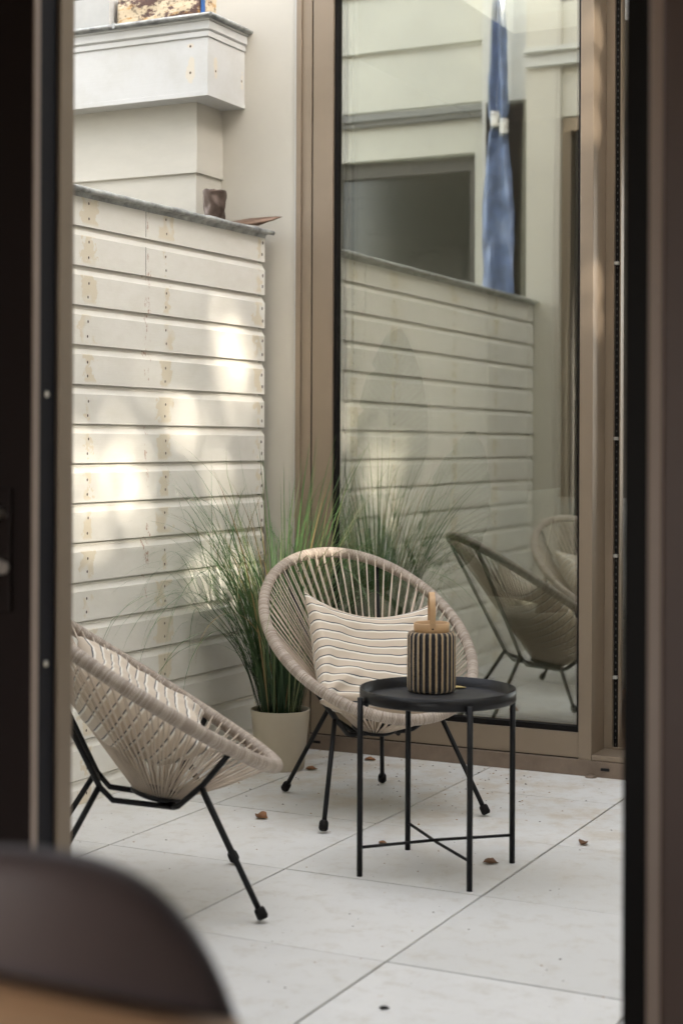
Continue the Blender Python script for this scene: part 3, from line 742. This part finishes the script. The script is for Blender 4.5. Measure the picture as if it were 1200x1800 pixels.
# lantern
LC = Vector((1.318, -1.282, .499))
ln = empty('wool_lantern', LC, radians(20), label='black and jute striped lantern with wooden ring and strap handle', cat='lantern')
def wool():
    M = mat('striped_wool', (.3, .25, .18), .95, sheen=.3); kk = NB(M); u, v, _ = kk.sep(kk.coord('UV'))
    w = kk.math('COSINE', kk.math('MULTIPLY', u, 2*pi*24)); co = kk.coord()
    nz = kk.noise(co, 260, 4, .7)
    w2 = kk.math('ADD', w, kk.math('MULTIPLY', kk.math('SUBTRACT', nz, .5), 1.1))
    lt = kk.mix(kk.noise(co, 60, 3), (.44, .30, .15), (.66, .52, .33))
    col = kk.mix(kk.ramp(w2, .34, .62), (.008, .005, .007), lt)
    kk.l.new(col, kk.b.inputs['Base Color']); kk.bump(nz, 1.0, .004); return M
k = MB(); k.lathe([(.0001, .002), (.058, .002), (.066, .006), (.069, .014), (.0695, .09), (.069, .168), (.066, .178), (.059, .181), (.045, .179)], n=384,
    rmod=lambda an, r, z: r+.0016*cos(24*an)+.0016*(r > .05)+.0006*sin(97*an+z*300))
k.build('ribbed_body', wool(), ln)
M_ply = mat('pale_wood', (.52, .33, .17), .5, noise_amt=.12, noise_scale=6, stretch=(1, 1, 14))
k = MB(); k.lathe([(.043, .172), (.0525, .172), (.0535, .205), (.0505, .2075), (.0475, .205), (.043, .172)], n=64); k.build('wooden_ring', M_ply, ln)
k = MB(); pts = []; hr = .0515
for i in range(41):
    an = pi*i/40; pts.append((-hr*cos(an)*(1.0), .178+.02+ .098*max(0, sin(an))**.55 if 0 < i < 40 else .185))
va = radians(-63)-radians(20)   # handle plane roughly along the view
dx, dy = cos(va), sin(va); b = 0
for q_, z_ in pts:
    for s_, off in ((-.0085, 0), (.0085, 0), (.0085, .0028), (-.0085, .0028)):
        q2 = q_*(1+off/.0515) ; k.v.append((q2*dx-s_*dy, q2*dy+s_*dx, z_+off*.6))
for i in range(40):
    for j in range(4): a = i*4+j; c = i*4+(j+1) % 4; k.face([a, c, c+4, a+4], sm=False)
k.face([3, 2, 1, 0]); k.face([160, 161, 162, 163])
st = k.build('strap_handle', M_ply, ln, bevel=.0008)
for sg in (-1, 1):
    k = MB(); c = Vector((dx*sg*.0535, dy*sg*.0535, .193)); k.tube([c, c+Vector((dx, dy, 0))*sg*.004], .0026, 8); k.build('rivet', M_black, st)
k = MB(); k.v = [(.000, 0, .001), (.022, -.010, .004), (.036, .002, .006), (.028, .014, .002), (.012, .012, .005)]; k.face([0, 1, 2, 3, 4])
def leaf_obj(name, x, y, z, sc, rz, col, label, seed, curl=.4, cat='leaf', grp='fallen leaves'):
    k = MB(); n1, n2 = 10, 6; rnd = random.Random(seed)
    for i in range(n1+1):
        t = i/n1; w = .42*sin(pi*min(1, t*1.02)**.8)*(1+.25*noise.noise(Vector((t*7, seed, 0))))+.01
        for j in range(n2+1):
            s_ = -1+2*j/n2
            k.v.append(((t-.5)*sc, s_*w*sc, sc*(.02+curl*(.32*s_*s_*w*2.2+.22*(t-.5)**2)+.05*noise.noise(Vector((t*4, s_*2, seed))))+.001))
    for i in range(n1):
        for j in range(n2): a = i*(n2+1)+j; k.face([a, a+n2+1, a+n2+2, a+1], sm=True)
    o = k.build(name, col); o.location = (x, y, z); o.rotation_euler = (0, 0, rz); md = o.modifiers.new('solid', 'SOLIDIFY'); md.thickness = .0008
    return tag(o, label, cat, grp)
M_leafA = mat('dry_leaf_orange', (.28, .13, .055), .7, noise_amt=.5, noise_scale=40)
M_leafB = mat('dry_leaf_brown', (.17, .085, .04), .7, noise_amt=.5, noise_scale=40)
M_leafC = mat('dry_leaf_yellow', (.55, .42, .17), .7, noise_amt=.3, noise_scale=40)
leaf_obj('dry_leaf', 1.368, -1.185, .5, .042, .6, M_leafC, 'pale yellow dry leaf on the black tray beside the lantern', 1, .3)
leaf_obj('dry_leaf', .621, -1.067, .001, .047, -.10, M_leafA, 'rolled orange-brown leaf alone on the tiles between the chairs', 2, 1.3)
leaf_obj('dry_leaf', .403, -.290, .001, .045, .5, M_leafA, 'orange-brown leaf in front of the flower pot', 3, .7)
leaf_obj('dry_leaf', .520, -.02, .001, .046, .2, M_leafA, 'orange leaf lying against the window sill behind the chair', 4, .6)
leaf_obj('dry_leaf', 1.498, -1.252, .001, .045, .3, M_leafB, 'dark brown leaf beside the far right table leg', 5, .8)
leaf_obj('dry_leaf', 1.672, -.908, .001, .034, 1.2, M_leafB, 'small upright brown leaf near the tile joint at the right', 6, 1.2)
leaf_obj('dry_leaf', 1.111, -1.175, .001, .026, .1, M_leafA, 'tiny tan leaf between the chair foot and the rear table leg', 7, .4)
leaf_obj('dry_leaf', 1.728, -2.494, .001, .024, .2, M_dark, 'black scrap on the front tile at the bottom of the view', 8, .1, 'scrap', None)
# crumbs and grit
k = MB(); rnd = random.Random(5)
for i in range(760):
    if i < 420: x, y = rnd.gauss(.75, .40), rnd.gauss(-.28, .30)
    else: x, y = rnd.uniform(0.05, 2.4), rnd.uniform(-2.9, .05)
    if y > .06 or x < .03 or x > 2.6 or y < -3.2: continue
    if abs(x-.28) < .13 and abs(y+.31) < .13: continue
    r = rnd.choice([.0012, .0016, .0022, .0032, .0045]) if i < 420 else rnd.choice([.001, .0013, .002, .003])
    an = rnd.random()*6.3; el = rnd.uniform(.4, 1); b = len(k.v); h_ = r*rnd.uniform(.3, .8); nn = 5
    for j in range(nn):
        t_ = an+2*pi*j/nn; rr_ = r*rnd.uniform(.6, 1.2); k.v.append((x+rr_*cos(t_)*1.3, y+rr_*sin(t_)*el, .0009))
    k.v.append((x, y, .0009+h_))
    for j in range(nn): k.face([b+j, b+(j+1) % nn, b+nn], mi=i % 2)
tag(k.build('floor_debris', [mat('crumb_tan', (.34, .20, .09), .9), mat('crumb_dark', (.07, .045, .03), .9)]), kind='stuff', label='brown crumbs and grit scattered over the pale tiles', cat='debris')

# ------------------------------------------------------------------ potted grass
PG = Vector((.278, -.310, 0))
pg = empty('potted_grass', PG, 0, label='tall arching grass in a beige pot beside the boarded wall', cat='plant')
k = MB(); k.lathe([(.0001, .0), (.088, .0), (.092, .004), (.1125, .222), (.1125, .226), (.1085, .226), (.1060, .205)], n=64)
k.build('pot', mat('beige_pot', (.50, .44, .34), .38, noise_amt=.05, noise_scale=5, rvar=.05), pg)
k = MB(); k.lathe([(.0001, .20), (.107, .205)], n=40); k.build('soil', mat('soil', (.03, .022, .015), .95, noise_amt=.4, noise_scale=40, bump=1, bump_scale=80), pg)
def grass_mat():
    M = bpy.data.materials.new('grass_blade'); M.use_nodes = True; kk = NB(M); u, v, _ = kk.sep(kk.coord('UV'))
    col = kk.mix(v, (.022, .052, .020), (.15, .26, .10)); col = kk.mix(kk.ramp(u, .80, .84), col, (.26, .30, .14)); col = kk.mix(kk.ramp(u, .955, .97), col, (.34, .24, .11))  # lit look painted in: blade tops paler, bases darker
    kk.l.new(col, kk.b.inputs['Base Color']); kk.b.inputs['Roughness'].default_value = .45
    tr = kk.n.new('ShaderNodeBsdfTranslucent'); kk.l.new(col, tr.inputs[0]); mx = kk.n.new('ShaderNodeMixShader'); mx.inputs[0].default_value = .3
    o_ = kk.n['Material Output']; kk.l.new(kk.b.outputs[0], mx.inputs[1]); kk.l.new(tr.outputs[0], mx.inputs[2]); kk.l.new(mx.outputs[0], o_.inputs[0])
    return M
M_grass = grass_mat()
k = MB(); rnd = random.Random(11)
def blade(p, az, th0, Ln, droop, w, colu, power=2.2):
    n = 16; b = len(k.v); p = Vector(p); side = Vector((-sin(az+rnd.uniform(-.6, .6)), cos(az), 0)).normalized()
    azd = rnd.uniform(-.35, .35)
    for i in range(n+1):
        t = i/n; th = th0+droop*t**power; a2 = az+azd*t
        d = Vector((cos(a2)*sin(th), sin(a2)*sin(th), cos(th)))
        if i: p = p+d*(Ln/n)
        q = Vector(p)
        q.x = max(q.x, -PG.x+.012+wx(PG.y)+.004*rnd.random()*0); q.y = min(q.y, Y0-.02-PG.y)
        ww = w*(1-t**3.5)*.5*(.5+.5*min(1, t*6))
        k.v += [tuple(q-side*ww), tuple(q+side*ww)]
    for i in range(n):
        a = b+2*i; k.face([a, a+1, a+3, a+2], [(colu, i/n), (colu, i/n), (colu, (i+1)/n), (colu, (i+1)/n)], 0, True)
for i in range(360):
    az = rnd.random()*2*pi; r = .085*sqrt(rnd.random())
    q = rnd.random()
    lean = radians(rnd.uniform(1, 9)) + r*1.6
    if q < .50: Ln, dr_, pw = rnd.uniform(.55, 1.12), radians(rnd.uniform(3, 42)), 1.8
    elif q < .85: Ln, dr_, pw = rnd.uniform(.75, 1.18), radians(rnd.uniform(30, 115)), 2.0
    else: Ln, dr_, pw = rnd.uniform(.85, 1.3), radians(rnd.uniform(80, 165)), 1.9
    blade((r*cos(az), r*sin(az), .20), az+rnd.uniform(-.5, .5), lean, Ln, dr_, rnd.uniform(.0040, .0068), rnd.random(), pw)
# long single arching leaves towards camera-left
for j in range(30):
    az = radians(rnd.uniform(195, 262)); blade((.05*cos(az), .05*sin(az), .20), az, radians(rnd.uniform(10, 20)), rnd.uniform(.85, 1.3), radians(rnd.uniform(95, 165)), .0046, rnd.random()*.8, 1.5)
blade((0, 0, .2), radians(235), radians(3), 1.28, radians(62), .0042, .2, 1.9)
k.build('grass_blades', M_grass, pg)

# ------------------------------------------------------------------ inside the glass-fronted house
sp_ = empty('indoor_palm', (.42, .75, .06), 0, label='large paddle-leaved green plant standing indoors behind the window', cat='plant')
k = MB(); k.lathe([(.0001, 0), (.14, 0), (.17, .30), (.16, .30), (.15, .27), (.0001, .27)], n=40); k.build('pot', mat('white_pot', (.6, .58, .54), .4), sp_)
def palmmat():
    M = mat('paddle_leaf', (.06, .12, .055), .35); kk = NB(M); u, v, _ = kk.sep(kk.coord('UV'))
    w = kk.math('SINE', kk.math('MULTIPLY', kk.math('ADD', v, kk.math('MULTIPLY', kk.math('ABSOLUTE', kk.math('SUBTRACT', u, .5)), -.35)), 150))
    col = kk.mix(kk.ramp(w, -.6, .9), (.040, .12, .060), (.09, .22, .11)); mid = kk.math('SUBTRACT', 1.0, kk.ramp(kk.math('ABSOLUTE', kk.math('SUBTRACT', u, .5)), .010, .022))
    col = kk.mix(mid, col, (.20, .28, .11)); kk.l.new(col, kk.b.inputs['Base Color']); kk.bump(w, .25, .001); return M
M_palm = palmmat(); M_stem = mat('palm_stem', (.06, .10, .04), .5)
for (bx, by, tx, ty, z0_, ln_, wd, az) in ((.0, 0, -.13, -.10, .93, .74, .155, -60), (.02, .02, .07, .02, .62, .62, .15, -40), (-.02, 0, -.36, -.05, .62, .50, .14, 200), (0, -.02, -.25, .12, .5, .45, .13, 150)):
    k = MB(); k.tube([(bx, by, .27), (bx+(tx)*.35, by+ty*.35, .27+(z0_-.27)*.6), (tx, ty, z0_)], .012, 8, rf=lambda t: .016-.008*t); k.build('stem', M_stem, sp_)
    k = MB(); n1, n2 = 30, 12; a = radians(az)
    lean = Vector((cos(a)*.16, sin(a)*.16, 1)).normalized(); side = Vector((-.9, -.44, 0)).normalized() if az in (-60, -40) else Vector((-sin(a), cos(a), 0))
    if az in (-60, -40): side = Vector((.9, .44, 0))
    for i in range(n1+1):
        t = i/n1; w = wd*(sin(pi*min(1, t**.75*.98+.01)))**.65
        for j in range(n2+1):
            s_ = -1+2*j/n2; nt_ = -.030*max(0, 1-abs((t*4.3+az*.13+(.5 if s_ > 0 else 0)) % 1-.5)*14)*(abs(s_) > .8)
            p = Vector((tx, ty, z0_))+lean*(t*ln_)+side*(s_*(w+nt_))+Vector((cos(a), sin(a), 0))*(.05*s_*s_ + .12*t*t)
            k.v.append(tuple(p))
    for i in range(n1):
        for j in range(n2):
            q = i*(n2+1)+j; k.face([q, q+n2+1, q+n2+2, q+1], [(j/n2, i/n1), (j/n2, (i+1)/n1), ((j+1)/n2, (i+1)/n1), ((j+1)/n2, i/n1)], 0, True)
    k.build('leaf', M_palm, sp_)
M_sofa = mat('cream_upholstery', (.80, .78, .72), .9, noise_amt=.06, noise_scale=10, bump=.2, bump_scale=90)
so = empty('indoor_sofa', (1.45, 1.40, .06), radians(-6), label='cream sofa standing indoors behind the window glass', cat='sofa')
boxo('seat', M_sofa, so, (-.9, .9, -.42, .42, .12, .42), bevel=.06); boxo('backrest', M_sofa, so, (-.9, .9, .24, .46, .42, .92), bevel=.07)
boxo('armrest', M_sofa, so, (-1.05, -.9, -.42, .46, .10, .62), bevel=.05); boxo('armrest', M_sofa, so, (.9, 1.05, -.42, .46, .10, .62), bevel=.05)
for sx in (-.85, .85):
    for sy in (-.36, .38): boxo('leg', M_black, so, (sx-.02, sx+.02, sy-.02, sy+.02, 0, .12))

M_pil = mat('white_linen', (.86, .85, .80), .9, bump=.3, bump_scale=30)
for (px_, py_, pz_, rz_, lab) in ((.66, 1.00, .80, -12, 'large pale indoor pillow behind the glass, the one nearer the reflected grass'), (1.10, 1.04, .74, -16, 'large pale indoor pillow behind the glass, the one nearer the sliding door')):
    k = MB(); N = 20
    for side in (1, -1):
        for i in range(N+1):
            for j in range(N+1):
                u, v = -1+2*i/N, -1+2*j/N; e = max(0, (1-u**4)*(1-v**4))**.55
                k.v.append((.27*u*(1-.08*(1-v*v)*abs(u)**3), side*.08*e+.012*noise.noise(Vector((u*2+rz_, v*2, side)))*e+.08*v, .25*v*(1-.08*(1-u*u)*abs(v)**3)))
    M1 = (N+1)**2
    for i in range(N):
        for j in range(N):
            a = i*(N+1)+j; q = [a, a+N+1, a+N+2, a+1]; k.face(q, sm=True); k.face([M1+t_ for t_ in q[::-1]], sm=True)
    o = k.build('indoor_pillow', M_pil); o.location = (px_, py_, pz_); o.rotation_euler = (0, 0, radians(rz_)); tag(o, lab, 'pillow', 'pale indoor pillows')
# ------------------------------------------------------------------ dining chair close to the camera
DC = CAM+F_*1.42+R_*(-.311); DC.z = 0
dc = empty('dining_chair', (DC.x, DC.y, .01), YAW+radians(-6), label='dark brown upholstered dining chair close to the camera at bottom left', cat='chair')
M_vel = mat('brown_leather', (.115, .080, .075), .55, noise_amt=.12, noise_scale=6, bump=.2, bump_scale=120, sheen=.25)
k = MB(); n1, n2 = 48, 30; top, bot, hw = .878, .50, .231
for side in (0, 1):
    for i in range(n1+1):
        for j in range(n2+1):
            u = -1+2*i/n1; v = j/n2
            # superellipse top
            zt = bot+(top-bot)*(1-abs(u)**3.0)**(1/2.4)
            z = bot+(zt-bot)*v; x = u*hw
            e = (1-abs(u)**6)**.5*(1-v**8)**.5
            y = .09*u*u*-1+ (.028 if side else -.028)*e + .05*(z-bot)
            k.v.append((x, -y, z))
M1 = (n1+1)*(n2+1)
for i in range(n1):
    for j in range(n2):
        a = i*(n2+1)+j; q = [a, a+n2+1, a+n2+2, a+1]; k.face(q, sm=True); k.face([M1+t_ for t_ in q[::-1]], sm=True)
o = k.build('backrest', M_vel, dc); wm = o.modifiers.new('weld', 'WELD'); wm.merge_threshold = .0005
k = MB()
for side in (0, 1):
    for i in range(n1+1):
        for j in range(11):
            u = -1+2*i/n1; z = .44+(.778-.068*abs(u)**1.4-.44)*j/10; x = u*(hw-.012)
            y = .09*u*u+(-.028-.012*(1-side)-.012)-.05*(z-bot)
            k.v.append((x, y-.008 if side == 0 else y+.006, z))
M1 = (n1+1)*11
for i in range(n1):
    for j in range(10):
        a = i*11+j; q = [a, a+11, a+12, a+1]; k.face(q[::-1], sm=True); k.face([M1+t_ for t_ in q], sm=True)
    a = i*11+10; k.face([a, a+11, M1+a+11, M1+a])
k.build('wooden_back_shell', mat('tan_wood', (.50, .31, .18), .5, noise_amt=.12, noise_scale=5, stretch=(1, 1, 10)), dc)
boxo('seat', M_vel, dc, (-.205, .205, -.01, .40, .42, .50), bevel=.03)
for sx in (-.175, .175):
    for sy in (.03, .38): boxo('leg', M_black, dc, (sx-.015, sx+.015, sy-.015, sy+.015, 0, .42))
